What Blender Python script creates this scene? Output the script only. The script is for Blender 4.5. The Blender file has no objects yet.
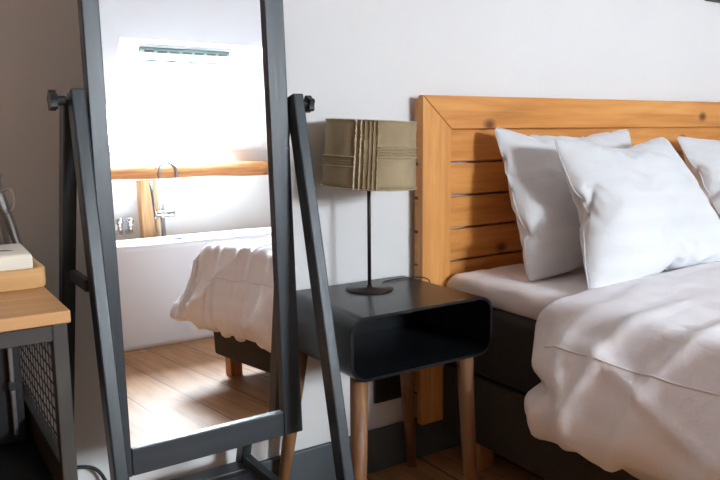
import bpy, bmesh, math, random
from mathutils import Vector, Matrix, noise
random.seed(4)
S = bpy.context.scene
COL = S.collection
PI = math.pi
R = math.radians

# ---------------------------------------------------------------- camera
cd = bpy.data.cameras.new('camera')
cam = bpy.data.objects.new('camera', cd); COL.objects.link(cam)
cd.sensor_width = 36; cd.lens = 36.4; cd.clip_start = 0.02
cam.matrix_world = Matrix(((0.8351363, 0.0887332, -0.5428386, -1.25674),
                           (-0.5499847, 0.1203410, -0.8264592, -1.60119),
                           (-0.0080086, 0.9887590, 0.1493031, 0.95),
                           (0, 0, 0, 1)))
S.camera = cam
# ---------------------------------------------------------------- sky
W = bpy.data.worlds.new('overcast_sky'); S.world = W; W.use_nodes = True
W.node_tree.nodes['Background'].inputs[0].default_value = (0.84, 0.93, 1.0, 1)
W.node_tree.nodes['Background'].inputs[1].default_value = 14.0
S.view_settings.view_transform = 'Standard'; S.view_settings.look = 'None'
S.view_settings.exposure = 3.17; S.view_settings.gamma = 1.0
S.view_settings.use_curve_mapping = False
S.cycles.max_bounces = 12; S.cycles.diffuse_bounces = 8; S.cycles.transparent_max_bounces = 12
S.cycles.sample_clamp_indirect = 12
S.cycles.use_denoising = True

# ---------------------------------------------------------------- materials
def srgb(r, g, b):
    f = lambda c: (c/255/12.92) if c <= 10 else ((c/255+0.055)/1.055)**2.4
    return (f(r), f(g), f(b), 1)

def new_mat(name):
    m = bpy.data.materials.new(name); m.use_nodes = True
    nt = m.node_tree; b = nt.nodes['Principled BSDF']
    return m, nt, b

def coords(nt, scale=(1, 1, 1), rot=(0, 0, 0), kind='Object'):
    tc = nt.nodes.new('ShaderNodeTexCoord'); mp = nt.nodes.new('ShaderNodeMapping')
    mp.inputs['Scale'].default_value = scale; mp.inputs['Rotation'].default_value = rot
    nt.links.new(tc.outputs[kind], mp.inputs['Vector'])
    return mp.outputs['Vector']

def ramp(nt, src, stops):
    r = nt.nodes.new('ShaderNodeValToRGB')
    el = r.color_ramp.elements
    while len(el) < len(stops): el.new(0.5)
    for e, (p, c) in zip(el, stops): e.position = p; e.color = c
    nt.links.new(src, r.inputs[0]); return r.outputs[0]

def noise_tex(nt, vec, scale, detail=4, dist=0.0, rough=0.5):
    n = nt.nodes.new('ShaderNodeTexNoise')
    n.inputs['Scale'].default_value = scale; n.inputs['Detail'].default_value = detail
    n.inputs['Distortion'].default_value = dist; n.inputs['Roughness'].default_value = rough
    nt.links.new(vec, n.inputs['Vector']); return n.outputs['Fac']

def bump(nt, b, h, strength=0.2, dist=0.002):
    bp = nt.nodes.new('ShaderNodeBump'); bp.inputs['Strength'].default_value = strength
    bp.inputs['Distance'].default_value = dist
    nt.links.new(h, bp.inputs['Height']); nt.links.new(bp.outputs[0], b.inputs['Normal'])

def plain(name, c1, c2=None, rough=0.6, scale=8, metal=0, spec=0.5, bstr=0.1, bscale=60, bdist=0.001):
    m, nt, b = new_mat(name)
    v = coords(nt)
    c2 = c2 or c1
    n = noise_tex(nt, v, scale)
    nt.links.new(ramp(nt, n, [(0.3, c1), (0.7, c2)]), b.inputs['Base Color'])
    b.inputs['Roughness'].default_value = rough; b.inputs['Metallic'].default_value = metal
    b.inputs['Specular IOR Level'].default_value = spec
    if bstr: bump(nt, b, noise_tex(nt, v, bscale, 3), bstr, bdist)
    return m

def wood(name, dark, mid, light, axis=0, rough=0.5, knots=0.0, scale=1.0, knot_col=None, bstr=0.15):
    """grain running along the given object axis"""
    m, nt, b = new_mat(name)
    s = [9.0*scale]*3; s[axis] = 0.9*scale
    v = coords(nt, tuple(s))
    n1 = noise_tex(nt, v, 2.0, 5, 1.2)
    s2 = [60.0*scale]*3; s2[axis] = 3.0*scale
    v2 = coords(nt, tuple(s2)); n2 = noise_tex(nt, v2, 1.0, 3, 0.4)
    mx = nt.nodes.new('ShaderNodeMix'); mx.inputs[0].default_value = 0.35
    nt.links.new(n1, mx.inputs[2]); nt.links.new(n2, mx.inputs[3])
    col = ramp(nt, mx.outputs[0], [(0.30, dark), (0.5, mid), (0.68, light)])
    if knots:
        v3 = coords(nt, (2.2*scale, 3.3*scale, 3.3*scale), (PI/2, 0, 0))
        vo = nt.nodes.new('ShaderNodeTexVoronoi'); vo.voronoi_dimensions = '2D'; vo.inputs['Scale'].default_value = knots
        nt.links.new(v3, vo.inputs['Vector'])
        k = ramp(nt, vo.outputs['Distance'], [(0.02, (1, 1, 1, 1)), (0.075, (0, 0, 0, 1))])
        m2 = nt.nodes.new('ShaderNodeMix'); m2.data_type = 'RGBA'
        nt.links.new(k, m2.inputs[0]); nt.links.new(col, m2.inputs[6]); m2.inputs[7].default_value = knot_col or dark
        col = m2.outputs[2]
    nt.links.new(col, b.inputs['Base Color'])
    b.inputs['Roughness'].default_value = rough
    bump(nt, b, n2, bstr, 0.001)
    return m

M_WALL = plain('painted_wall', srgb(218, 217, 215), srgb(223, 222, 220), 0.85, 2, bstr=0.12, bscale=180)
M_REVEAL = plain('reveal_lining', srgb(206, 209, 213), None, 0.7, 2, bstr=0)
M_WARM_BOUNCE = wood('warm_bounce_wood', srgb(172, 130, 96), srgb(194, 152, 116), srgb(206, 168, 132), 2, 0.6)  # invented wood finish for the unseen left wall, added to warm the bounced light
M_CEIL = plain('white_ceiling_paint', srgb(222, 224, 227), srgb(226, 228, 230), 0.8, 2, bstr=0.05, bscale=150)
M_TRIM = plain('grey_green_skirting_paint', srgb(76, 84, 88), srgb(82, 90, 94), 0.5, 5, bstr=0.05)
M_WHITE = plain('white_lacquer', srgb(240, 241, 242), None, 0.35, bstr=0)
M_TUB = plain('white_acrylic', srgb(238, 239, 242), None, 0.22, bstr=0)
M_CHROME = plain('chrome', srgb(205, 210, 214), None, 0.08, metal=1, bstr=0)
M_OAK_X = wood('honey_oak_x', srgb(172, 108, 48), srgb(206, 138, 68), srgb(220, 158, 88), 0, 0.42, 1.1, 1.0, srgb(110, 56, 24))
M_OAK_Z = wood('honey_oak_z', srgb(184, 120, 56), srgb(214, 148, 78), srgb(226, 168, 98), 2, 0.42, 0.0, 1.0)
M_OAK_BACK = wood('oak_backing', srgb(120, 72, 42), srgb(146, 92, 60), srgb(160, 106, 72), 0, 0.55)
M_BEAM = wood('beam_pine_x', srgb(128, 74, 38), srgb(170, 112, 64), srgb(190, 134, 86), 0, 0.75, 1.1, 1.0, srgb(120, 66, 34))
M_BEAM_Z = wood('beam_pine_z', srgb(176, 122, 72), srgb(210, 162, 108), srgb(226, 186, 138), 2, 0.5)
M_LEGWOOD = wood('walnut_leg', srgb(98, 64, 40), srgb(132, 92, 60), srgb(156, 116, 80), 2, 0.5, 0, 1.6)
M_BEDLEG = wood('beech_leg', srgb(150, 98, 56), srgb(180, 124, 76), srgb(196, 142, 92), 2, 0.5)
M_TOP = wood('desk_top_oak_x', srgb(186, 132, 80), srgb(204, 154, 100), srgb(216, 170, 118), 0, 0.45)
M_TRAY = wood('bamboo_x', srgb(196, 150, 96), srgb(218, 174, 120), srgb(228, 188, 138), 0, 0.4)
M_BLACK = wood('blue_black_paint', srgb(32, 38, 42), srgb(41, 48, 53), srgb(54, 63, 69), 2, 0.36, bstr=0.35)
M_BLACKX = wood('blue_black_paint_x', srgb(33, 38, 42), srgb(40, 46, 51), srgb(50, 57, 62), 0, 0.42, bstr=0.35)
M_METAL = plain('black_powder_coat', srgb(25, 25, 27), srgb(32, 32, 34), 0.5, 10, bstr=0.15, bscale=200)
M_METALG = plain('dark_steel', srgb(58, 56, 54), srgb(70, 68, 65), 0.45, 10, metal=0.0, bstr=0.1, bscale=120)
M_NIGHT = plain('black_lacquered_metal', srgb(19, 20, 23), srgb(27, 29, 32), 0.3, 5, bstr=0.08, bscale=30)
M_LAMP = plain('bronze_black_metal', srgb(46, 36, 36), None, 0.4, metal=0.4, bstr=0)
M_RUBBER = plain('black_cable', srgb(24, 24, 26), None, 0.5, bstr=0)
M_BED = plain('brown_box_spring_fabric', srgb(50, 45, 37), srgb(60, 54, 45), 0.9, 90, bstr=0.5, bscale=700)
M_BED_SHADED = plain('brown_bed_fabric_shaded', srgb(36, 31, 28), srgb(44, 38, 35), 0.9, 90, bstr=0.5, bscale=700)  # same fabric as the box base, with shade put into its colour
M_SHADE = plain('khaki_linen', srgb(146, 128, 98), srgb(164, 146, 114), 0.9, 14, bstr=0.6, bscale=260, bdist=0.002)
M_FRAY = plain('pale_frayed_linen', srgb(172, 158, 128), srgb(196, 184, 158), 0.95, 60, bstr=0.6, bscale=400)
M_PAPER = plain('cream_paper', srgb(238, 230, 212), None, 0.8, bstr=0)
M_INK = plain('dark_ink', srgb(40, 36, 36), None, 0.7, bstr=0)
M_STEEL = plain('brushed_steel', srgb(150, 150, 152), None, 0.35, metal=0.8, bstr=0)
M_SLAT = plain('grey_green_plastic', srgb(110, 126, 122), None, 0.5, bstr=0)
M_FLAP = plain('dark_gasket', srgb(46, 62, 60), None, 0.6, bstr=0)

def cloth_mat(name, c, stripe=0.0):
    m, nt, b = new_mat(name)
    v = coords(nt, kind='UV')
    w = nt.nodes.new('ShaderNodeTexWave'); w.bands_direction = 'Y'
    w.inputs['Scale'].default_value = 5.2; w.inputs['Distortion'].default_value = 0.0
    nt.links.new(v, w.inputs['Vector'])
    c2 = tuple([x*(1-stripe) for x in c[:3]]+[1])
    nt.links.new(ramp(nt, w.outputs['Fac'], [(0.40, c2), (0.56, c)]), b.inputs['Base Color'])
    rr = nt.nodes.new('ShaderNodeMapRange'); rr.inputs[3].default_value = 0.9; rr.inputs[4].default_value = 0.6
    nt.links.new(w.outputs['Fac'], rr.inputs[0]); nt.links.new(rr.outputs[0], b.inputs['Roughness'])
    b.inputs['Sheen Weight'].default_value = 0.15
    vo = coords(nt)
    bump(nt, b, noise_tex(nt, vo, 14, 6, 0.8, 0.55), 0.35, 0.008)
    return m
M_COTTON = cloth_mat('white_cotton', srgb(214, 215, 217), 0.02)
M_DUVET = cloth_mat('white_duvet_cotton', srgb(240, 237, 241), 0.02)
M_SHEET = cloth_mat('white_sheet_cotton', srgb(230, 224, 225), 0.0)

def glass_mat(name, tint, refl):
    m, nt, b = new_mat(name)
    out = nt.nodes['Material Output']
    t = nt.nodes.new('ShaderNodeBsdfTransparent'); t.inputs[0].default_value = tint
    g = nt.nodes.new('ShaderNodeBsdfGlossy'); g.inputs['Roughness'].default_value = 0.02
    lw = nt.nodes.new('ShaderNodeLayerWeight'); lw.inputs['Blend'].default_value = refl
    mx = nt.nodes.new('ShaderNodeMixShader')
    nt.links.new(lw.outputs['Facing'], mx.inputs[0]); nt.links.new(t.outputs[0], mx.inputs[1]); nt.links.new(g.outputs[0], mx.inputs[2])
    nt.links.new(mx.outputs[0], out.inputs['Surface'])
    return m
M_PANE = glass_mat('window_glass', (0.97, 0.98, 0.99, 1), 0.08)
M_CLEAR = glass_mat('clear_glass', (0.94, 0.94, 0.94, 1), 0.6)
mm, nt, b = new_mat('mirror_silver')
b.inputs['Base Color'].default_value = (0.95, 0.96, 0.96, 1); b.inputs['Metallic'].default_value = 1
b.inputs['Roughness'].default_value = 0.0
M_MIRROR = mm

def floor_mat():
    m, nt, b = new_mat('oak_plank_floor')
    tc = nt.nodes.new('ShaderNodeTexCoord')
    mp = nt.nodes.new('ShaderNodeMapping'); mp.inputs['Rotation'].default_value = (0, 0, PI/2)
    mp.inputs['Location'].default_value = (0.0, 0.01, 0)
    nt.links.new(tc.outputs['Object'], mp.inputs['Vector'])
    def brick(c1, c2, cm, bias=0.0, mortar=0.006):
        k = nt.nodes.new('ShaderNodeTexBrick')
        k.offset = 0.37; k.offset_frequency = 1; k.squash = 1
        k.inputs['Color1'].default_value = c1; k.inputs['Color2'].default_value = c2; k.inputs['Mortar'].default_value = cm
        k.inputs['Scale'].default_value = 1; k.inputs['Mortar Size'].default_value = 0.0035
        k.inputs['Mortar Smooth'].default_value = 0.2
        k.inputs['Brick Width'].default_value = 1.9; k.inputs['Row Height'].default_value = 0.196
        k.inputs['Bias'].default_value = bias
        nt.links.new(mp.outputs[0], k.inputs['Vector']); return k
    k = brick((0.0, 0, 0, 1), (1, 1, 1, 1), (0.5, 0.5, 0.5, 1))
    v = coords(nt, (16, 1.3, 1)); n1 = noise_tex(nt, v, 1.3, 5, 1.0)
    v2 = coords(nt, (90, 4, 1)); n2 = noise_tex(nt, v2, 1.0, 3)
    mx = nt.nodes.new('ShaderNodeMix'); mx.inputs[0].default_value = 0.3
    nt.links.new(n1, mx.inputs[2]); nt.links.new(n2, mx.inputs[3])
    ca = ramp(nt, mx.outputs[0], [(0.3, srgb(140, 92, 56)), (0.5, srgb(172, 124, 80)), (0.7, srgb(188, 144, 100))])
    cb = ramp(nt, mx.outputs[0], [(0.3, srgb(160, 112, 72)), (0.5, srgb(188, 144, 100)), (0.7, srgb(202, 162, 120))])
    m1 = nt.nodes.new('ShaderNodeMix'); m1.data_type = 'RGBA'
    nt.links.new(k.outputs['Color'], m1.inputs[0]); nt.links.new(ca, m1.inputs[6]); nt.links.new(cb, m1.inputs[7])
    m2 = nt.nodes.new('ShaderNodeMix'); m2.data_type = 'RGBA'
    nt.links.new(k.outputs['Fac'], m2.inputs[0]); nt.links.new(m1.outputs[2], m2.inputs[6]); m2.inputs[7].default_value = srgb(96, 64, 44)
    nt.links.new(m2.outputs[2], b.inputs['Base Color'])
    b.inputs['Roughness'].default_value = 0.5; b.inputs['Specular IOR Level'].default_value = 0.35
    bump(nt, b, n2, 0.12, 0.001)
    return m
M_FLOOR = floor_mat()

# ---------------------------------------------------------------- mesh helpers
def link(name, bm, mat, parent=None, smooth=False, loc=None):
    me = bpy.data.meshes.new(name)
    bmesh.ops.recalc_face_normals(bm, faces=bm.faces[:])
    bm.to_mesh(me); bm.free()
    if smooth:
        for p in me.polygons: p.use_smooth = True
    for m in (mat if isinstance(mat, (list, tuple)) else [mat]): me.materials.append(m)
    o = bpy.data.objects.new(name, me); COL.objects.link(o)
    if parent:
        o.parent = parent
        o.matrix_parent_inverse = parent.matrix_basis.inverted()
    if loc: o.location = loc
    return o

def thing(name, label, cat, loc=(0, 0, 0), group=None):
    o = bpy.data.objects.new(name, None); COL.objects.link(o)
    o.location = loc; o.empty_display_size = 0.05
    o['label'] = label; o['category'] = cat
    if group: o['group'] = group
    return o

def tag(o, label, cat, group=None):
    o['label'] = label; o['category'] = cat
    if group: o['group'] = group
    return o

def struct(o): o['kind'] = 'structure'; return o

def box(bm, x0, x1, y0, y1, z0, z1, bev=0.0, seg=2, mat=None):
    M = Matrix.Translation(((x0+x1)/2, (y0+y1)/2, (z0+z1)/2)) @ Matrix.Diagonal((x1-x0, y1-y0, z1-z0, 1))
    if mat is not None: M = mat @ M
    r = bmesh.ops.create_cube(bm, size=1, matrix=M)
    if bev:
        es = list({e for v in r['verts'] for e in v.link_edges})
        bmesh.ops.bevel(bm, geom=es, offset=bev, segments=seg, profile=0.5, affect='EDGES')
    return bm

def B(*a, **k): return box(bmesh.new(), *a, **k)

def bar(bm, a, b, wx, wy, bev=0.0, up=Vector((0, 1, 0))):
    """square bar from a to b; wx across local x, wy across the other"""
    a = Vector(a); b = Vector(b); d = (b-a); L = d.length; d.normalize()
    x = up.cross(d)
    if x.length < 1e-4: x = Vector((1, 0, 0))
    x.normalize(); y = d.cross(x)
    M = Matrix(((x.x, y.x, d.x, 0), (x.y, y.y, d.y, 0), (x.z, y.z, d.z, 0), (0, 0, 0, 1)))
    return box(bm, -wx/2, wx/2, -wy/2, wy/2, 0, L, bev, 2, Matrix.Translation(a) @ M)

def tube(bm, pts, rad, n=10, caps=True):
    pts = [Vector(p) for p in pts]; rings = []
    rads = rad if isinstance(rad, (list, tuple)) else [rad]*len(pts)
    prev = None
    for i, p in enumerate(pts):
        t = (pts[min(i+1, len(pts)-1)]-pts[max(i-1, 0)]).normalized()
        if prev is None:
            u = t.cross(Vector((0, 0, 1)))
            if u.length < 1e-3: u = t.cross(Vector((1, 0, 0)))
        else: u = prev - t*prev.dot(t)
        u.normalize(); prev = u; w = t.cross(u)
        rings.append([bm.verts.new(p+(u*math.cos(a)+w*math.sin(a))*rads[i]) for a in [2*PI*k/n for k in range(n)]])
    for r0, r1 in zip(rings, rings[1:]):
        for k in range(n): bm.faces.new((r0[k], r0[(k+1) % n], r1[(k+1) % n], r1[k]))
    if caps: bm.faces.new(rings[0][::-1]); bm.faces.new(rings[-1])
    return bm

def lathe(bm, prof, c=(0, 0, 0), n=32, close=True):
    rings = []
    for r, z in prof:
        rings.append([bm.verts.new((c[0]+r*math.cos(2*PI*k/n), c[1]+r*math.sin(2*PI*k/n), c[2]+z)) for k in range(n)])
    for r0, r1 in zip(rings, rings[1:]):
        for k in range(n): bm.faces.new((r0[k], r0[(k+1) % n], r1[(k+1) % n], r1[k]))
    if close:
        bm.faces.new(rings[0][::-1]); bm.faces.new(rings[-1])
    return bm

def smooth_path(pts, n=8):
    P = [Vector(p) for p in pts]; out = []
    for i in range(len(P)-1):
        p0 = P[max(i-1, 0)]; p1 = P[i]; p2 = P[i+1]; p3 = P[min(i+2, len(P)-1)]
        for k in range(n):
            t = k/n
            out.append(0.5*((2*p1)+(p2-p0)*t+(2*p0-5*p1+4*p2-p3)*t*t+(3*p1-p0-3*p2+p3)*t**3))
    out.append(P[-1]); return out

def quad(bm, *v): bm.faces.new([bm.verts.new(p) for p in v])
def nz(x, y, z=0.0): return noise.noise(Vector((x, y, z)))
def rounded_rect(w, h, r, n=6):
    out = []
    for cx, cy, a0 in ((w/2-r, h/2-r, 0), (-w/2+r, h/2-r, PI/2), (-w/2+r, -h/2+r, PI), (w/2-r, -h/2+r, 1.5*PI)):
        for k in range(n+1):
            a = a0+PI/2*k/n; out.append((cx+r*math.cos(a), cy+r*math.sin(a)))
    return out

# ================================================================ the room
XL, XR, YF, HC = -2.3, 3.1, -4.1, 2.6
struct(link('floor', B(XL-.1, XR+.1, YF-.1, 0.1, -0.08, 0), M_FLOOR))
struct(link('wall_back', B(XL-.1, XR+.1, 0, 0.12, 0, HC+.1), M_WALL))
struct(link('wall_left', B(XL-.12, XL, YF-.1, 0, 0, 3.0), M_WARM_BOUNCE))
struct(link('wall_right', B(XR, XR+.12, YF-.1, 0, 0, 3.0), M_WALL))
ZK = 1.18
struct(link('wall_front', B(XL-.1, XR+.1, YF-.12, YF, 0, ZK+.05), M_WALL))
TA = math.tan(R(40))
def sl(x, y, up=0.0):               # point on the sloped ceiling, moved outward by 'up'
    return Vector((x, y-up*math.sin(R(40)), ZK+(y-YF)*TA+up*math.cos(R(40))))
yt = YF+(HC-ZK)/TA
wx0, wx1, wy0, wy1 = 0.06, 1.01, YF+0.01, -3.37
gx0, gx1 = 0.25, 0.93
def og(x, y, z): return Vector((x, y, z))
G = [Vector((gx0, -4.40, 1.27)), Vector((gx1, -4.40, 1.27)), Vector((gx1, -3.72, 1.84)), Vector((gx0, -3.72, 1.84))]
bm = bmesh.new()
quad(bm, sl(XL, YF), sl(wx0, YF), sl(wx0, yt), sl(XL, yt))
quad(bm, sl(wx1, YF), sl(XR, YF), sl(XR, yt), sl(wx1, yt))
quad(bm, sl(wx0, wy1), sl(wx1, wy1), sl(wx1, yt), sl(wx0, yt))
quad(bm, sl(wx0, YF), sl(wx1, YF), sl(wx1, wy0), sl(wx0, wy0))
quad(bm, sl(XL, yt), sl(XR, yt), Vector((XR, 0, HC)), Vector((XL, 0, HC)))
struct(link('ceiling', bm, M_CEIL))
I = [sl(wx0, wy0), sl(wx1, wy0), sl(wx1, wy1), sl(wx0, wy1)]
bm = bmesh.new()
for k in range(4): quad(bm, I[k], I[(k+1) % 4], G[(k+1) % 4], G[k])
win = bpy.data.objects.new('window_1', None); COL.objects.link(win); win.location = sum(G, Vector())/4
struct(win)
link('window_reveal', bm, M_REVEAL, win)
bm = bmesh.new()
inn = Vector((0, math.sin(R(40)), -math.cos(R(40))))       # towards the room
slope = (G[3]-G[0]).normalized()
def frame_strip(a, b, w, d=0.03):
    bar(bm, a, b, w, d, 0.004, up=inn)
frame_strip(G[0]+Vector((.02, 0, 0)), G[3]+Vector((.02, 0, 0)), .045)
frame_strip(G[1]-Vector((.02, 0, 0)), G[2]-Vector((.02, 0, 0)), .045)
frame_strip(G[0]+slope*.02, G[1]+slope*.02, .045)
frame_strip(G[3]-slope*.05, G[2]-slope*.05, .11)
link('window_frame', bm, M_WHITE, win)
bm = bmesh.new(); quad(bm, *[g-inn*0.02 for g in G]); link('pane', bm, M_PANE, win)
# ventilation flap along the head of the sash
fl = link('ventilation_flap', bar(bmesh.new(), G[3]-slope*.02+inn*.03+Vector((.03, 0, 0)), G[2]-slope*.02+inn*.03-Vector((.03, 0, 0)), .028, .025, .003, up=inn), M_SLAT, win)
for k in range(7):
    x = gx0+.06+k*(gx1-gx0-.12)/6.6
    a = G[3]-slope*.02+inn*.045; a.x = x
    link('vent_slot', bar(bmesh.new(), a, a+Vector((.062, 0, 0)), .012, .004, 0, up=inn), M_FLAP, fl)
link('grab_bar', bar(bmesh.new(), G[3]-slope*.105+inn*.03+Vector((.08, 0, 0)), G[2]-slope*.105+inn*.03-Vector((.08, 0, 0)), .012, .014, .003, up=inn), M_SLAT, win)
# daylight portal filling the skylight (sampling aid for the sky only)
ld = bpy.data.lights.new('skylight_portal', 'AREA'); ld.shape = 'RECTANGLE'
ld.size = gx1-gx0; ld.size_y = (G[3]-G[0]).length; ld.cycles.is_portal = True
lo = bpy.data.objects.new('skylight_portal', ld); COL.objects.link(lo)
xa = Vector((1, 0, 0)); za = -inn; ya = za.cross(xa)
lo.matrix_world = Matrix.Translation(sum(G, Vector())/4+inn*-.03) @ Matrix(((xa.x, ya.x, za.x, 0), (xa.y, ya.y, za.y, 0), (xa.z, ya.z, za.z, 0), (0, 0, 0, 1)))

struct(link('baseboard_back', B(XL, XR, -0.014, 0, 0, 0.122, 0.003), M_TRIM))
struct(link('baseboard_front', B(XL, XR, YF, YF+0.014, 0, 0.10, 0.003), M_WHITE))

# ================================================================ tub corner (seen in the mirror)
bm = bmesh.new()
pts = [(x, -4.0+.006*math.sin(x*3), 1.035+.006*math.sin(x*2+1)) for x in [XL+.002+(XR-XL-.004)*k/40 for k in range(41)]]
tube(bm, pts, [0.05+.004*math.sin(k*1.3) for k in range(41)], 16)
tag(link('roof_beam', bm, M_BEAM, smooth=True), 'round honey-coloured log beam running along the wall below the skylight', 'beam')
bm = B(.30, .42, -4.075, -3.995, 0, .985, 0.006)
tag(link('timber_post', bm, M_BEAM_Z), 'squared timber post standing under the log beam behind the bathtub', 'post')

# bathtub
cx, cy = 0.45, -3.40
def ring(ax, by, z, n=64, e=3.2):
    out = []
    for k in range(n):
        t = 2*PI*k/n; c = math.cos(t); s = math.sin(t)
        out.append((cx+ax*math.copysign(abs(c)**(2/e), c), cy+by*math.copysign(abs(s)**(2/e), s), z))
    return out
def loft(bm, rings, cap0=False, cap1=False):
    vr = [[bm.verts.new(p) for p in r] for r in rings]; n = len(vr[0])
    for a, b_ in zip(vr, vr[1:]):
        for k in range(n): bm.faces.new((a[k], a[(k+1) % n], b_[(k+1) % n], b_[k]))
    if cap0: bm.faces.new(vr[0][::-1])
    if cap1: bm.faces.new(vr[-1])
    return bm
A_, B_ = 0.92, 0.40
bm = loft(bmesh.new(), [ring(A_-.12, B_-.17, 0.0), ring(A_-.11, B_-.16, .03), ring(A_-.07, B_-.10, .2), ring(A_-.03, B_-.04, .42), ring(A_-.004, B_-.006, .565), ring(A_, B_, .59),
    ring(A_-.004, B_-.004, .6), ring(A_-.04, B_-.04, .6), ring(A_-.05, B_-.05, .592), ring(A_-.09, B_-.08, .42), ring(A_-.17, B_-.13, .2), ring(A_-.25, B_-.2, .15)], True, True)
tub = thing('bathtub', 'white freestanding bathtub beyond the foot of the bed', 'bathtub', (cx, cy, 0))
link('basin', bm, M_TUB, tub, True)
link('overflow_slot', B(.415, .475, -3.756, -3.744, .574, .583, 0.002), M_METAL, tub)

# freestanding tub filler
fx, fy = .40, -3.88
fa = thing('bath_filler', 'chrome gooseneck bath filler standing between bathtub and timber post', 'faucet', (fx, fy, 0))
link('column', tube(bmesh.new(), [(fx, fy, 0), (fx, fy, .98)], .017, 14), M_CHROME, fa, True)
link('spout', tube(bmesh.new(), smooth_path([(fx, fy, .975), (fx, fy, 1.03), (fx+.02, fy+.01, 1.075), (fx+.06, fy+.03, 1.085), (fx+.095, fy+.05, 1.05), (fx+.10, fy+.052, .98)]), .013, 12), M_CHROME, fa, True)
link('base_flange', lathe(bmesh.new(), [(.045, 0), (.045, .01), (.02, .02)], (fx, fy, 0)), M_CHROME, fa, True)
link('handle', lathe(bmesh.new(), [(.026, -.02), (.03, 0), (.026, .02)], (fx+.05, fy+.03, .745), 16), M_CHROME, fa, True)
link('mixer_body', tube(bmesh.new(), [(fx-.05, fy, .75), (fx+.05, fy+.03, .745)], .022, 14), M_CHROME, fa, True)
link('hand_shower', tube(bmesh.new(), smooth_path([(fx-.055, fy+.02, .72), (fx-.058, fy+.02, .80), (fx-.065, fy+.02, .93), (fx-.07, fy+.03, .97)]), [.011]*8+[.012]*8+[.014]*9, 12), M_CHROME, fa, True)
link('hose', tube(bmesh.new(), smooth_path([(fx-.055, fy+.02, .72), (fx-.05, fy+.03, .55), (fx-.03, fy+.03, .35), (fx-.0, fy+.03, .22), (fx+.01, fy+.02, .3), (fx, fy+.02, .6)]), .007, 8), M_CHROME, fa, True)
for x, w in ((.155, 'left'), (.225, 'right')):
    t = thing('stop_valve', 'chrome valve on the wall behind the bathtub, the %s of two' % w, 'valve', (x, -4.05, .66), 'chrome valves left of the timber post')
    link('valve_stem', tube(bmesh.new(), [(x, YF, .64), (x, -4.03, .64), (x, -4.03, .70)], .019, 12), M_CHROME, t, True)
    link('valve_knob', lathe(bmesh.new(), [(.026, 0), (.029, .004), (.026, .030), (.016, .036)], (x, -4.03, .70), 16), M_CHROME, t, True)

# ================================================================ bed
BX0, BX1, BYH, BYF = 0.03, 1.83, -0.055, -2.28
bed = thing('bed', 'box spring bed in dark brown fabric with a white fitted sheet', 'bed', (.93, -1.2, 0))
def soft_box(x0, x1, y0, y1, z0, z1, r, amp=0.0, seed=0.0, nx=60, ny=70, nzz=4):
    """rounded slab, gridded so that it can sag and wrinkle"""
    bm = bmesh.new(); box(bm, x0, x1, y0, y1, z0, z1)
    bmesh.ops.bevel(bm, geom=bm.edges[:], offset=r, segments=4, profile=0.5, affect='EDGES')
    return bm
link('box_base', soft_box(BX0+.004, BX1-.004, BYF, BYH, .10, .292, .012), M_BED, bed, True)
link('mattress', soft_box(BX0, BX1, BYF, BYH, .294, .486, .022), M_BED_SHADED, bed, True)
for x in (BX0+.04, BX1-.10):
    for y in (BYF+.03, BYH-.12):
        link('leg', B(x, x+.06, y, y+.06, 0, .101, .004), M_BEDLEG, bed)
# topper with fitted sheet: fine grid wrapped over a rounded profile
def topper():
    bm = bmesh.new(); uv = bm.loops.layers.uv.new()
    nx, ny = 120, 70
    prof = []            # cross profile: distance from left edge and height
    r = .028; z0, z1 = .486, .552
    def half():
        p = [(.012, z0), (.002, z0+.008)]
        for k in range(7):
            a = PI-PI/2*k/6; p.append((r+r*math.cos(a), z1-r+r*math.sin(a)))
        return p
    L = [(BX0+.016+a, z) for a, z in half()]
    mid = [(BX0+.07+(BX1-BX0-.14)*k/90, z1) for k in range(91)]
    Rr = [(2*((BX0+BX1)/2)-x, z) for x, z in L[::-1]]
    prof = L+mid+Rr
    ys = [BYF+.004+(BYH-BYF-.008)*k/ny for k in range(ny+1)]
    # concentrate rows near the head, the only bare part
    ys = [BYF+.004+(BYH-BYF-.008)*(1-(1-k/ny)**1.7) for k in range(ny+1)]
    rows = []
    for y in ys:
        de = min(y-(BYF+.004), BYH-.004-y); drop = 0 if de > .03 else .03-math.sqrt(max(0, .03**2-(.03-de)**2))
        row = []
        for x, z in prof:
            f = (z-z0)/(z1-z0)
            w = .0035*nz(x*9, y*14, 1)+.003*abs(nz(x*16+3, y*5, 4))+.002*nz(x*30, y*40, 2)
            zz = z+f*w - f*drop*.8
            side = 1 if x < .9 else -1
            edge = max(0, 1-min(x-BX0-.02, BX1-.02-x)/.05)
            xx = x - side*edge*.006*nz(y*11, z*40, 7)
            row.append(bm.verts.new((xx, y, zz)))
        rows.append(row)
    for a, b_ in zip(rows, rows[1:]):
        for k in range(len(a)-1):
            f = bm.faces.new((a[k], a[k+1], b_[k+1], b_[k]))
            for lp in f.loops: lp[uv].uv = (lp.vert.co.x, lp.vert.co.y)
    bm.faces.new(rows[0]); bm.faces.new(rows[-1])
    return bm
link('fitted_sheet', topper(), M_SHEET, bed, True)

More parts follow.
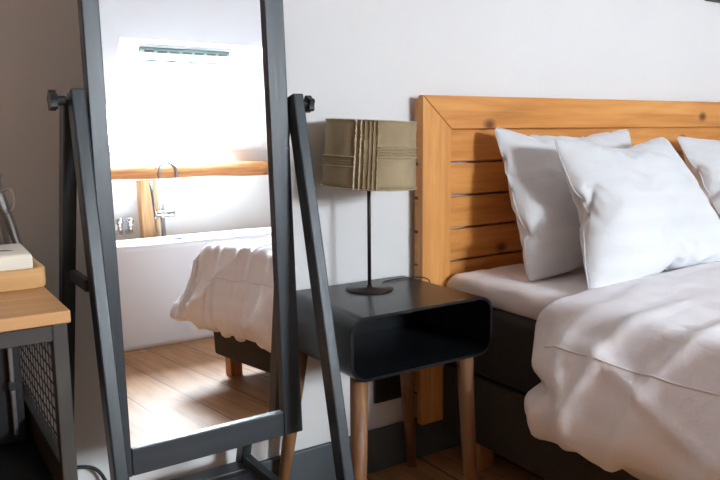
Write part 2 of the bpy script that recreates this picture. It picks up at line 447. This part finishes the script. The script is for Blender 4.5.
# headboard
hb = thing('headboard', 'honey oak headboard of horizontal boards in a mitred frame against the wall', 'headboard', (.93, -.03, .115))
HX0, HX1, HZ0, HZ1 = -.035, 1.90, .118, 1.041
yf, yb = -.052, -.030
def mitre(pts, name, mat):
    bm = bmesh.new()
    a = [bm.verts.new((x, yf, z)) for x, z in pts]; b_ = [bm.verts.new((x, yb, z)) for x, z in pts]
    bm.faces.new(a); bm.faces.new(b_[::-1]); n = len(pts)
    for k in range(n): bm.faces.new((a[k], b_[k], b_[(k+1) % n], a[(k+1) % n]))
    bmesh.ops.bevel(bm, geom=bm.edges[:], offset=.0022, segments=2, profile=.5, affect='EDGES')
    link(name, bm, mat, hb)
sw = .100; g = .0006
mitre([(HX0, HZ0), (HX0+sw, HZ0), (HX0+sw, HZ1-.09-g), (HX0, HZ1-g*2)], 'stile', M_OAK_Z)
mitre([(HX1, HZ0), (HX1-sw, HZ0), (HX1-sw, HZ1-.09-g), (HX1, HZ1-g*2)], 'stile', M_OAK_Z)
mitre([(HX0+g, HZ1), (HX0+sw+g, HZ1-.09), (HX1-sw-g, HZ1-.09), (HX1-g, HZ1)], 'top_rail', M_OAK_X)
z = HZ1-.004; edges = [.9495, .857, .7635, .670, .577, .484, .391, .298, .205]
tops = [HZ1-.006]+edges[1:-1]; bots = edges[1:]
for zt, zb in zip(tops, bots):
    o = link('board', B(HX0+.002, HX1-.002, -.0295, -.012, zb+.0035, zt-.003, .0015), M_OAK_X, hb)
# a pair of dark battens carries the boards on the wall
for x in (.3, 1.5): link('batten', B(x, x+.05, -.012, 0, .2, 1.0), M_OAK_BACK, hb)

def smooth01(t): t = max(0., min(1., t)); return t*t*(3-2*t)
# cloth: settle real fabric once, then keep the plain mesh ------------------
def settle(verts, faces, frames, press, mass=.15, tens=12, comp=12, shear=4, bend=.4, grav=0.0, shrink=0.0, quality=6, collide=None, pin=None, dist=.006):
    """run a cloth simulation in the script and return the settled vertices"""
    me = bpy.data.meshes.new('cloth_tmp'); me.from_pydata([tuple(v) for v in verts], [], faces); me.update()
    o = bpy.data.objects.new('cloth_tmp', me); COL.objects.link(o)
    tmp = [o]
    if collide:
        bm = bmesh.new()
        for q in collide: box(bm, *q[:6], q[6], 3)
        cme = bpy.data.meshes.new('col_tmp'); bm.to_mesh(cme); bm.free()
        co_ = bpy.data.objects.new('col_tmp', cme); COL.objects.link(co_); tmp.append(co_)
        co_.modifiers.new('c', 'COLLISION'); co_.collision.thickness_outer = .008; co_.collision.cloth_friction = 40
    m = o.modifiers.new('c', 'CLOTH'); c = m.settings
    c.quality = quality; c.mass = mass; c.tension_stiffness = tens; c.compression_stiffness = comp
    c.shear_stiffness = shear; c.bending_stiffness = bend; c.air_damping = 2
    c.use_pressure = True; c.uniform_pressure_force = press; c.effector_weights.gravity = grav; c.shrink_min = shrink
    m.collision_settings.use_collision = bool(collide); m.collision_settings.collision_quality = 3
    m.collision_settings.distance_min = dist
    m.point_cache.frame_start = 1; m.point_cache.frame_end = frames
    for f in range(1, frames+1): S.frame_set(f)
    ev = o.evaluated_get(bpy.context.evaluated_depsgraph_get()); em = ev.to_mesh()
    out = [v.co.copy() for v in em.vertices]; ev.to_mesh_clear()
    for t in tmp:
        d = t.data; bpy.data.objects.remove(t); bpy.data.meshes.remove(d)
    S.frame_set(1)
    return out

def bag(NX, NY, fn):
    """two layers sharing their border; fn(i, j, side) gives each start position"""
    vs, idx, fs = [], {}, []
    for sd in (0, 1):
        for j in range(NY+1):
            for i in range(NX+1):
                if sd and (i in (0, NX) or j in (0, NY)): idx[sd, j, i] = idx[0, j, i]; continue
                idx[sd, j, i] = len(vs); vs.append(fn(i, j, sd))
    for sd in (0, 1):
        for j in range(NY):
            for i in range(NX):
                q = (idx[sd, j, i], idx[sd, j, i+1], idx[sd, j+1, i+1], idx[sd, j+1, i])
                fs.append(q if sd == 0 else q[::-1])
    return vs, idx, fs

def cloth_object(name, co, idx, fs, uvfn, mat):
    me = bpy.data.meshes.new(name); me.from_pydata([tuple(c) for c in co], [], fs)
    rev = {}
    for (sd, j, i), k in idx.items(): rev.setdefault(k, (i, j))
    ul = me.uv_layers.new(name='UVMap')
    for p in me.polygons:
        p.use_smooth = True
        for li in p.loop_indices: ul.data[li].uv = uvfn(*rev[me.loops[li].vertex_index])
    me.materials.append(mat); me.update()
    o = bpy.data.objects.new(name, me); COL.objects.link(o)
    sb = o.modifiers.new('smooth', 'SUBSURF'); sb.levels = sb.render_levels = 1
    return o
def piping(name, pts, r, parent, mat):
    return link(name, tube(bmesh.new(), pts, r, 6), mat, parent, True)

# duvet -------------------------------------------------------------
DVX0, DVX1, DVY0, DVY1, STEP = -.262, 2.12, -2.60, -.512, .025
NX, NY = int((DVX1-DVX0)/STEP), int((DVY1-DVY0)/STEP)
def dstart(i, j, sd):
    x = DVX0+(DVX1-DVX0)*i/NX; y = DVY0+(DVY1-DVY0)*j/NY
    e = min(i, NX-i, j, NY-j)*STEP
    def rnd(px, py, cx_, cy_, rr):          # round the sheet's corners
        u = (px-cx_)/rr; v = (py-cy_)/rr
        if u <= 0 or v <= 0: return px, py
        m_ = max(u, v)/math.hypot(u, v)
        return cx_+u*m_*rr, cy_+v*m_*rr
    for sg_ in (-1, 1):
        cxm = (DVX0+DVX1)/2; hw = (DVX1-DVX0)/2
        px_, py_ = rnd(sg_*(x-cxm), -(y-DVY0)+.5, hw-.5, 0.0, .5)
        x = cxm+sg_*px_; y = DVY0-(py_-.5)
        px_, py_ = rnd(sg_*(x-cxm), y, hw-.12, DVY1-.12, .12)
        x = cxm+sg_*px_; y = py_
    h = .030*min(1, e/.06)
    z = .64+(h if sd == 0 else -h*.6)+.012*nz(x*3, y*3, sd)+.012*nz(x*7, y*6, sd+4)
    return (x+.012*nz(x*6, y*6, 9), y+.012*nz(x*6, y*6, 19), z)
vs, idx, fs = bag(NX, NY, dstart)
co = settle(vs, fs, 75, 1.3, mass=.10, tens=8, comp=4, shear=1.5, bend=.05, grav=1.0, shrink=-.035, quality=5,
            collide=[(BX0, BX1, BYF, BYH, .09, .548, .03)])
du = cloth_object('duvet', co, idx, fs, lambda i, j: (j*STEP, i*STEP), M_DUVET)
# refine once, then press soft creases along the settled surface
n_top = (NX+1)*(NY+1)
vg = du.vertex_groups.new(name='under'); vg.add(list(range(n_top, len(co))), 1.0, 'REPLACE')
dme = bpy.data.meshes.new_from_object(du.evaluated_get(bpy.context.evaluated_depsgraph_get()))
du.modifiers.clear(); du.data = dme; dme.name = 'duvet'
def ridge(v, p): return max(0.0, 1-abs(v))**p
news = []
for v in dme.vertices:
    c = v.co; n_ = v.normal
    under = v.groups[0].weight if len(v.groups) else 0.0
    side = max(0, min(1, (.628-c.z)/.11))
    q = c.y if (c.x < .2 or c.x > 1.7) and c.y > -2.25 else c.x+c.y
    wv = .016*nz(q*4.6+c.z*1.6, c.z*1.6, 1.5)+.017*ridge(nz(q*7.5+c.z*2.2, c.z*1.5, 4)*2.2, 2)+.013*ridge(nz(q*4.0-c.z*4.2, c.z*2+q, 14)*3.0, 2)+.004*nz(q*19+c.z*6, c.z*7, 3)-.012
    wt = .008*nz(c.x*2.2, c.y*2.2, .4)+.008*ridge(nz(c.x*2.4+c.y*2.2, c.y*2.0-c.x*1.1, 11)*4, 2)+.007*ridge(nz(c.x*1.6-c.y*3.4, c.y*1.4+c.x*2.0, 23)*4, 2)+.003*nz(c.x*9, c.y*7, 2)
    edge = min(1, max(.1, (DVY1-c.y)/.10)) if c.z > .5 else 1
    w = (wv*side+wt*(1-side))*edge
    if under > .5: w = -w*.8 if side > .3 else 0
    p = c+n_*w
    p.z += .060*smooth01((-1.15-c.y)/.75)*smooth01((c.z-.40)/.16)*(1 if under < .5 or c.z < .5 else 0)
    ft = smooth01((-1.85-c.y)/.4)*smooth01((.62-c.z)/.25)*smooth01((c.z-.18)/.1+.4)
    if c.x < .25: p.x -= .045*ft
    if c.y < BYF+.05: p.y -= .040*ft
    if under < .5 and side == 0: p.z = max(p.z, .568)
    if c.x < .35 and c.y > -1.0 and c.z < .60:          # hanging head corner: swung out and pinched
        hs = smooth01((c.y+1.0)/.45)*smooth01((.35-c.x)/.25)*smooth01((.60-c.z)/.10)
        p.y += .044*hs; p.x -= .016*hs
        p += Vector((.026, -.022, 0))*math.exp(-((c.z-.375)/.022)**2)*smooth01((c.y+.66)/.12)*(1 if c.x < .1 else 0)
    news.append(p)
for v, p in zip(dme.vertices, news): v.co = p
dme.update()
tag(du, 'rumpled white duvet spread over the bed and hanging over its left side', 'duvet')
si = int(.235/STEP)
piping('seam_piping', [news[idx[0, j, si]] for j in range(2, NY-1)], .0026, du, M_SHEET)

# pillows ------------------------------------------------------------
PN, PM = 44, 38
def cushion(seed, press, shrink):
    W_, H_ = .62, .54
    def st(i, j, sd):
        x = (i/PN-.5)*W_; y = (j/PM-.5)*H_
        if i in (0, PN) or j in (0, PM): return (x, y, 0)
        return (x, y, (.004 if sd == 0 else -.004)*(1+.9*nz(x*12, y*12, seed+sd*7)))
    vs, idx, fs = bag(PN, PM, st)
    co = settle(vs, fs, 26, press, bend=.3, shrink=shrink)
    hx = max(c.x for c in co); hy = max(c.y for c in co); hz = max(abs(c.z) for c in co)
    return [Vector((c.x/hx, c.y/hy, c.z/hz)) for c in co], idx, fs
def pillow(tl, tr, br, bl, T, seed, label, press=3.5, shrink=-.010, dent=0.0):
    """tl..bl: corners as seen from the room; T: thickness at the middle"""
    tl, tr, br, bl = map(Vector, (tl, tr, br, bl))
    nrm = ((br-bl).cross(tl-bl)).normalized()
    if nrm.y > 0: nrm = -nrm
    shape, idx, fs = cushion(seed, press, shrink)
    W_ = ((tr-tl).length+(br-bl).length)/2; H_ = ((tl-bl).length+(tr-br).length)/2
    out = []
    for c in shape:
        a, b2, d = c
        k = .105
        a, b2 = a/(1-k*(1-b2*b2)), b2/(1-k*(1-a*a))
        a = max(-1.04, min(1.04, a)); b2 = max(-1.04, min(1.04, b2))
        r_ = max(0, abs(a)+abs(b2)-1.93)*.4
        a -= math.copysign(r_, a); b2 -= math.copysign(r_, b2)
        p = bl*(1-a)*(1-b2)/4+br*(1+a)*(1-b2)/4+tl*(1-a)*(1+b2)/4+tr*(1+a)*(1+b2)/4
        x_, y_ = a*W_, b2*H_
        d2 = d*T/2*(1-.22*b2)
        m = max(0, 1-max(abs(a), abs(b2))**6)
        d2 += m*(1 if d > 0 else -1)*(.012*nz(x_*3+seed, y_*3.5, seed)+.006*(1-abs(nz(x_*5+seed, y_*8, seed+3)))**4)
        q = p+nrm*d2
        q.z -= dent*math.exp(-(a/.45)**2)*max(0, b2)**2
        fl = .555
        if q.z < fl+.02: q.z = fl+.02*math.exp((q.z-fl-.02)/.02) if q.z < fl+.02 else q.z
        out.append(q)
    o = cloth_object('pillow', out, idx, fs, lambda i, j: (i/PN*.6, j/PM*.5), M_COTTON)
    tag(o, label, 'pillow', 'white pillows against the headboard')
    k = [idx[0, 0, i] for i in range(PN)]+[idx[0, j, PN] for j in range(PM)]+[idx[0, PM, i] for i in range(PN, 0, -1)]+[idx[0, j, 0] for j in range(PM, -1, -1)]
    piping('seam', [out[q] for q in k], .0018, o, M_COTTON)
    return o
pillow((.17, -.10, .953), (.76, -.10, .953), (.70, -.27, .535), (.125, -.29, .535), .14, 1.7,
       'white pillow leaning on the headboard nearest the bedside table, behind the front pillow')
pillow((.215, -.285, .932), (.742, -.25, .922), (.745, -.52, .545), (.138, -.490, .545), .14, 5.1,
       'square white pillow in front, overlapping the pillow nearest the bedside table')
pillow((1.00, -.11, .918), (1.62, -.10, .94), (1.60, -.30, .55), (1.02, -.34, .55), .19, 8.4,
       'white pillow at the right edge of the photo with rumpled side')

# ================================================================ bedside table
NX0, NX1, NY0, NY1, NZ0, NZ1 = -.460, -.055, -.350, -.035, .413, .557
ns = thing('bedside_table', 'black open-fronted bedside table with rounded body and brown wooden legs', 'bedside table', ((NX0+NX1)/2, (NY0+NY1)/2, 0))
w_, h_ = NX1-NX0, NZ1-NZ0
outer = rounded_rect(w_, h_, .040, 8); inner = rounded_rect(w_-.013, h_-.013, .034, 8)
bm = bmesh.new(); mx_, mz_ = (NX0+NX1)/2, (NZ0+NZ1)/2
def lay(pts, y): return [bm.verts.new((mx_+a, y, mz_+c)) for a, c in pts]
o0, o1 = lay(outer, NY0), lay(outer, NY1); i0, i1 = lay(inner, NY0), lay(inner, NY1)
n = len(outer)
for k in range(n):
    k2 = (k+1) % n
    bm.faces.new((o0[k], o1[k], o1[k2], o0[k2])); bm.faces.new((i0[k], i0[k2], i1[k2], i1[k]))
    bm.faces.new((o0[k], o0[k2], i0[k2], i0[k])); bm.faces.new((o1[k], i1[k], i1[k2], o1[k2]))
link('body', bm, M_NIGHT, ns, True).modifiers.new('es', 'EDGE_SPLIT').split_angle = R(40)
bm = bmesh.new()
v0 = lay(inner, NY1-.012); v1 = lay(inner, NY1-.002)
bm.faces.new(v0); bm.faces.new(v1[::-1])
for k in range(n): bm.faces.new((v0[k], v1[k], v1[(k+1) % n], v0[(k+1) % n]))
link('back_panel', bm, M_NIGHT, ns)
for (tx, ty), (fx_, fy_) in ((((-.419, -.318)), (-.458, -.368)), (((-.114, -.318)), (-.106, -.345)), (((-.114, -.075)), (-.060, -.040)), (((-.432, -.075)), (-.478, -.035))):
    link('leg', tube(bmesh.new(), [(tx, ty, NZ0+.004), (tx+(fx_-tx)*.5, ty+(fy_-ty)*.5, NZ0/2), (fx_, fy_, 0.0)], [.0205, .018, .0125], 18), M_LEGWOOD, ns, True)

# table lamp
LX, LY = -.262, -.128
lt = NZ1
lamp = thing('table_lamp', 'table lamp with slim dark pole and khaki linen drum shade on the bedside table', 'lamp', (LX, LY, lt))
link('lamp_base', lathe(bmesh.new(), [(.058, 0), (.060, .002), (.058, .0045), (.008, .006), (.006, .012)], (LX, LY, lt), 40), M_LAMP, lamp, True)
link('pole', tube(bmesh.new(), [(LX, LY, lt+.006), (LX, LY, .90)], .0046, 12), M_LAMP, lamp, True)
link('bulb', lathe(bmesh.new(), [(.004, 0), (.013, .004), (.014, .03), (.026, .055), (.028, .075), (.018, .096), (.003, .103)], (LX, LY, .846), 16), M_WHITE, lamp, True)
SC = Vector((LX+.004, LY, .893)); RS, HS = .1115, .158
tilt = Matrix.Translation(SC) @ Matrix.Rotation(R(2.6), 4, Vector((.56, .83, 0))) @ Matrix.Translation(-SC)
def shp(deg, z, r=0.0):
    a = R(-124+deg); rr = RS+.003*(-(z)/HS)*2+r
    return tilt @ (SC+Vector((rr*math.cos(a), rr*math.sin(a), z)))
bm = bmesh.new(); N = 96
rows = []
for off in (0, -.002):
    for j in range(13):
        z = -HS/2+HS*j/12 if off == 0 else HS/2-HS*j/12
        rows.append([bm.verts.new(shp(360*k/N, z, off+.0012*nz(k*.5, z*40))) for k in range(N)])
rows.append(rows[0])
for a, b_ in zip(rows, rows[1:]):
    for k in range(N): bm.faces.new((a[k], a[(k+1) % N], b_[(k+1) % N], b_[k]))
shade = link('lamp_shade', bm, M_SHADE, lamp, True)
def ribbon(name, pts_fn, n, w, mat, fray=.0012):
    """thin frayed strip standing off the shade"""
    bm = bmesh.new(); prev = None
    for k in range(n+1):
        c0, c1, c2 = pts_fn(k/n, w, fray*random.uniform(.3, 2.6))
        cur = [bm.verts.new(c) for c in (c0, c1, c2)]
        if prev:
            bm.faces.new((prev[0], prev[1], cur[1], cur[0])); bm.faces.new((prev[1], prev[2], cur[2], cur[1])); bm.faces.new((prev[2], prev[0], cur[0], cur[2]))
        prev = cur
    return link(name, bm, mat, shade)
for dg, fr in ((-18, .0022), (-12, .0022), (-7, .0016), (-1.5, .0012), (3, .0012), (8, .0022)):
    ribbon('pleat', lambda t, w, f, dg=dg: (shp(dg-w, -HS/2-.001+t*(HS+.002), .0003), shp(dg+random.uniform(-.5, .5), -HS/2-.001+t*(HS+.002), .0025+f), shp(dg+w, -HS/2-.001+t*(HS+.002), .0003)), 70, .85, M_FRAY if fr > .002 else M_SHADE, fr)
def hpleats(zs, d0, d1):
    for i, z in enumerate(zs):
        end = i in (0, len(zs)-1)
        ribbon('pleat', lambda t, w, f, z=z: (shp(d0+(d1-d0)*t, z-w, .0003), shp(d0+(d1-d0)*t, z+random.uniform(-.0005, .0005), .0022+f), shp(d0+(d1-d0)*t, z+w, .0003)), 80, .0013, M_FRAY if end else M_SHADE, .0020 if end else .0006)
hpleats([-.0050, -.0105, -.016, -.0215, -.028], -150, -19)
hpleats([.019, .013, .007, .001, -.005], 9, 140)
for z in (HS/2, -HS/2):
    ribbon('hem', lambda t, w, f, z=z: (shp(360*t, z-.002, .0004), shp(360*t, z, .0016+f), shp(360*t, z+.0015, .0004)), 160, 0, M_FRAY, .0012)
lc = link('lamp_cord', tube(bmesh.new(), smooth_path([(LX+.055, LY+.01, lt+.003), (-.19, -.085, lt+.0025), (-.14, -.075, lt+.0025), (-.095, -.082, lt+.0025), (-.068, -.10, lt+.002), (-.0525, -.11, lt-.018), (-.048, -.10, .45), (-.05, -.07, .34), (-.07, -.04, .27), (-.10, -.022, .235)], 8), .0016, 8), M_RUBBER, None, True)
tag(lc, 'thin black lamp cord crossing the bedside table top and hanging behind it', 'cord')

sk = thing('wall_socket', 'black double wall socket under the bedside table', 'socket', (-.09, 0, .235))
link('socket_plate', B(-.165, -.015, -.010, 0, .197, .272, .003), M_METAL, sk)
for x in (-.128, -.052): 
    link('socket_insert', lathe(bmesh.new(), [(.021, -.001), (.021, 0)], (0, 0, 0), 24), M_RUBBER, sk).matrix_local = Matrix.Translation((x+.09, -.0105, 0)) @ Matrix.Rotation(PI/2, 4, 'X')
bm = tube(bmesh.new(), smooth_path([(-1.02, -.03, .16), (-.985, -.024, .225), (-.95, -.022, .232), (-.915, -.022, .215), (-.895, -.03, .17), (-.885, -.05, .10), (-.90, -.09, .02), (-.98, -.12, .006)], 8), .004, 8)
tag(link('power_cable', bm, M_RUBBER, None, True), 'black cable looping along the wall beside the mirror stand', 'cable')

# ================================================================ cheval mirror
PX0, PX1, PZ, PY = -.978, -.574, 1.001, -.33
mir = thing('cheval_mirror', 'tall tilting mirror in blue-black wooden frame on an A-shaped stand', 'mirror', ((PX0+PX1)/2, PY, 0))
phi, psi = .0487, .01296
MT = Matrix.Translation(((PX0+PX1)/2, PY, PZ)) @ Matrix.Rotation(psi, 4, 'Z') @ Matrix.Rotation(-phi, 4, 'X')
# local: x across, y away from viewer, z up; glass plane at y=0
xl, xr, zb, zt = -.158, .138+.001, -.603, .735
xc = 0.0
xl = -.932-(PX0+PX1)/2; xr = -.630-(PX0+PX1)/2
fw = .0285; bt = .049
def mbox(x0, x1, y0, y1, z0, z1, bev=.002): return B(x0, x1, y0, y1, z0, z1, bev, 2, MT)
link('glass', mbox(xl-.006, xr+.006, 0, .004, zb-.006, zt+.006, 0), M_MIRROR, mir)
fr = link('frame_rail', mbox(xl-fw, xl, -.010, .016, zb-bt, zt+.04), M_BLACK, mir)
link('frame_rail', mbox(xr, xr+fw+.012, -.010, .016, zb-bt, zt+.04), M_BLACK, mir)
link('frame_rail', mbox(xl+.0005, xr-.0005, -.009, .016, zb-bt, zb), M_BLACKX, mir)
link('frame_rail', mbox(xl+.0005, xr-.0005, -.009, .016, zt, zt+.04), M_BLACKX, mir)
link('frame_backing', mbox(xl-.012, xr+.012, .0165, .022, zb-.03, zt+.02, 0), M_BLACKX, mir)
for x, sg in ((PX0, -1), (PX1, 1)):
    f0 = -.555 if sg < 0 else -.575
    top = Vector((x+sg*.0, PY, PZ+.012))
    link('front_leg', bar(bmesh.new(), (x, f0, 0), (x, PY-.004, PZ+.016), .023, .034, .003), M_BLACK, mir)
    xr_ = x-.019 if sg < 0 else x-.0245
    link('rear_leg', bar(bmesh.new(), (xr_, -.030, 0), (x-.006, PY+.022, PZ+.006), .023, .034, .003), M_BLACK, mir)
    zc = .70
    if sg < 0: link('cross_piece', bar(bmesh.new(), (x-.008, -.375, zc), (x-.008, -.262, zc), .012, .020, .002, up=Vector((0, 0, 1))), M_BLACK, mir)
    kx = x+sg*(.018 if sg < 0 else .0125)
    kn = bmesh.new()
    ks = -1 if sg < 0 else 1
    tube(kn, [(kx-sg*.002, PY, PZ), (kx+sg*.020, PY, PZ)], .008, 12)
    prof = []
    for k in range(20):
        a = 2*PI*k/20; r = .0170 if (k//2) % 2 == 0 else .0138; prof.append((r*math.cos(a), r*math.sin(a)))
    xa_ = kx+sg*(.012 if sg < 0 else .016); xb_ = xa_+sg*.011
    A1 = [kn.verts.new((xa_, PY+a, PZ+b_)) for a, b_ in prof]; A2 = [kn.verts.new((xb_, PY+a, PZ+b_)) for a, b_ in prof]
    kn.faces.new(A1); kn.faces.new(A2[::-1])
    for k in range(20): kn.faces.new((A1[k], A1[(k+1) % 20], A2[(k+1) % 20], A2[k]))
    link('knob', kn, M_METAL, mir)
# slatted shelf between the feet
zs = .165
sx0, sx1 = PX0+.012, PX1-.014
for y in (-.455, -.385, -.315, -.245, -.175, -.105):
    link('shelf_slat', B(sx0, sx1, y-.024, y+.024, zs, zs+.014, .002), M_BLACKX, mir)
for x in (sx0, sx1-.016):
    link('shelf_rail', B(x, x+.018, -.50, -.062, zs+.012, zs+.034, .002), M_BLACK, mir)

# ================================================================ metal cabinet on the left
DX1, DY0, DZ = -1.064, -.616, .72
cab = thing('side_cabinet', 'open black metal cabinet with wire mesh side and honey oak top', 'cabinet', (-1.4, -.32, 0))
link('top', B(-1.75, DX1, DY0, -.02, DZ-.017, DZ, .002), M_TOP, cab)
pw = .019
for x in (DX1-.004-pw, -1.746):
    for y in (DY0+.006, -.05):
        link('post', B(x, x+pw, y, y+pw, 0, DZ-.018, .0015), M_METALG, cab)
xi = DX1-.004-pw
for y in (DY0+.006, -.05):
    for z0 in (DZ-.018-.022, .425, .02):
        link('rail', B(-1.746+pw, xi, y, y+pw, z0, z0+.021, .001), M_METALG, cab)
for z0 in (DZ-.018-.022, .465, .02):
    link('rail', B(xi+.002, xi+pw-.002, DY0+.006+pw, -.05, z0-(.016 if z0 == .465 else 0), z0+.021+(.012 if z0 == .465 else 0), .001), M_METALG, cab)
    link('rail', B(-1.744, -1.746+pw-.002, DY0+.006+pw, -.05, z0, z0+.021, .001), M_METALG, cab)
link('shelf', B(-1.722, xi+.004, DY0+.008, -.05, .4465, .452), M_METAL, cab)
bm = bmesh.new()
xm = xi+.010
y = DY0+.036
while y < -.055:
    tube(bm, [(xm, y, .48), (xm, y, DZ-.04)], .0007, 5); y += .024
z = .495
while z < DZ-.045:
    tube(bm, [(xm+.002, DY0+.03, z), (xm+.002, -.055, z)], .0012, 6); z += .0195
link('mesh_panel', bm, M_METAL, cab)
fr_ = thing('mini_fridge', 'black box-shaped mini fridge standing inside the open metal cabinet', 'fridge', (-1.3, -.2, .452))
link('fridge_body', B(-1.62, -1.094, -.34, -.08, .4525, .668, .004), M_METAL, fr_)
link('fridge_door', B(-1.62, -1.094, -.357, -.341, .4525, .668, .004), M_METAL, fr_)
link('door_handle', B(-1.114, -1.107, -.372, -.366, .470, .635, .002), M_STEEL, fr_)
link('handle_bracket', B(-1.117, -1.104, -.3735, -.357, .545, .56, .002), M_METAL, fr_)

# tray, book and carafe on the cabinet
tr = thing('wooden_tray', 'light bamboo tray with rounded corners holding a cream box on the oak cabinet top', 'tray', (-1.2, -.33, DZ))
TX0, TX1, TY0, TY1 = -1.40, -1.060, -.45, -.29
tz = DZ+.001
def rr_ring(w, h, r, z): return [( (TX0+TX1)/2+a, (TY0+TY1)/2+c, z) for a, c in rounded_rect(w, h, r, 6)]
tw, th_ = TX1-TX0, TY1-TY0
bm = loft(bmesh.new(), [rr_ring(tw-.004, th_-.004, .02, tz), rr_ring(tw, th_, .022, tz+.003), rr_ring(tw, th_, .022, tz+.028), rr_ring(tw-.004, th_-.004, .02, tz+.030), rr_ring(tw-.016, th_-.016, .016, tz+.030), rr_ring(tw-.02, th_-.02, .014, tz+.027), rr_ring(tw-.02, th_-.02, .014, tz+.008)], True, True)
link('tray_body', bm, M_TRAY, tr, True).modifiers.new('es', 'EDGE_SPLIT').split_angle = R(35)
bk = thing('paper_box', 'cream paper-covered box with dark print lying in the bamboo tray', 'box', (-1.2, -.36, tz+.009))
RZ = Matrix.Translation((-1.076, -.432, 0)) @ Matrix.Rotation(R(-2), 4, 'Z')
bm = box(bmesh.new(), -.24, 0, 0, .13, tz+.009, tz+.050, .006, 3, RZ)
link('box_body', bm, M_PAPER, bk, True).modifiers.new('es', 'EDGE_SPLIT').split_angle = R(50)
bm = bmesh.new()
pr = [(-.060, .050), (-.045, .058), (-.030, .052), (-.022, .042), (-.034, .046), (-.048, .050)]
A1 = [bm.verts.new(RZ @ Vector((a, b_, tz+.0503))) for a, b_ in pr]; A2 = [bm.verts.new(RZ @ Vector((a, b_, tz+.0508))) for a, b_ in pr]
bm.faces.new(A1); bm.faces.new(A2[::-1])
for k in range(len(pr)): bm.faces.new((A1[k], A1[(k+1) % len(pr)], A2[(k+1) % len(pr)], A2[k]))
link('print_mark', bm, M_INK, bk)
cax, cay = -1.118, -.215
ca = thing('glass_carafe', 'clear conical glass carafe with a small handle, on the cabinet top behind the tray', 'carafe', (cax, cay, DZ))
cz = DZ+.0005
prof = [(.030, 0), (.060, .002), (.0635, .012), (.060, .04), (.052, .075), (.043, .11), (.036, .135), (.034, .150), (.037, .160)]
link('carafe_body', lathe(bmesh.new(), prof+[(r-.0025, z) for r, z in prof[::-1][:-1]]+[(.02, .006)], (cax, cay, cz), 36), M_CLEAR, ca, True)
hd = Vector((.80, -.55, 0)).normalized()
def hp(r, z): return Vector((cax, cay, cz+z))+hd*r
link('carafe_handle', tube(bmesh.new(), smooth_path([hp(.038, .132), hp(.050, .136), hp(.058, .126), hp(.057, .108), hp(.050, .098), hp(.044, .100)]), .0032, 10), M_CLEAR, ca, True)
link('carafe_stopper', lathe(bmesh.new(), [(.02, 0), (.033, .004), (.033, .012), (.012, .02), (.014, .035), (.004, .042)], (cax, cay, cz+.150), 24), M_CLEAR, ca, True)
# picture above the bed, only its lower edge is in view
pic = thing('framed_picture', 'dark framed picture on the wall above the bed, only its lower edge visible', 'picture', (1.8, 0, 1.4))
link('picture_frame', B(1.30, 2.1, -.028, 0, 1.404, 2.0, .002), M_METAL, pic)
link('picture_print', B(1.32, 2.08, -.030, -.027, 1.424, 1.98), M_PAPER, pic)
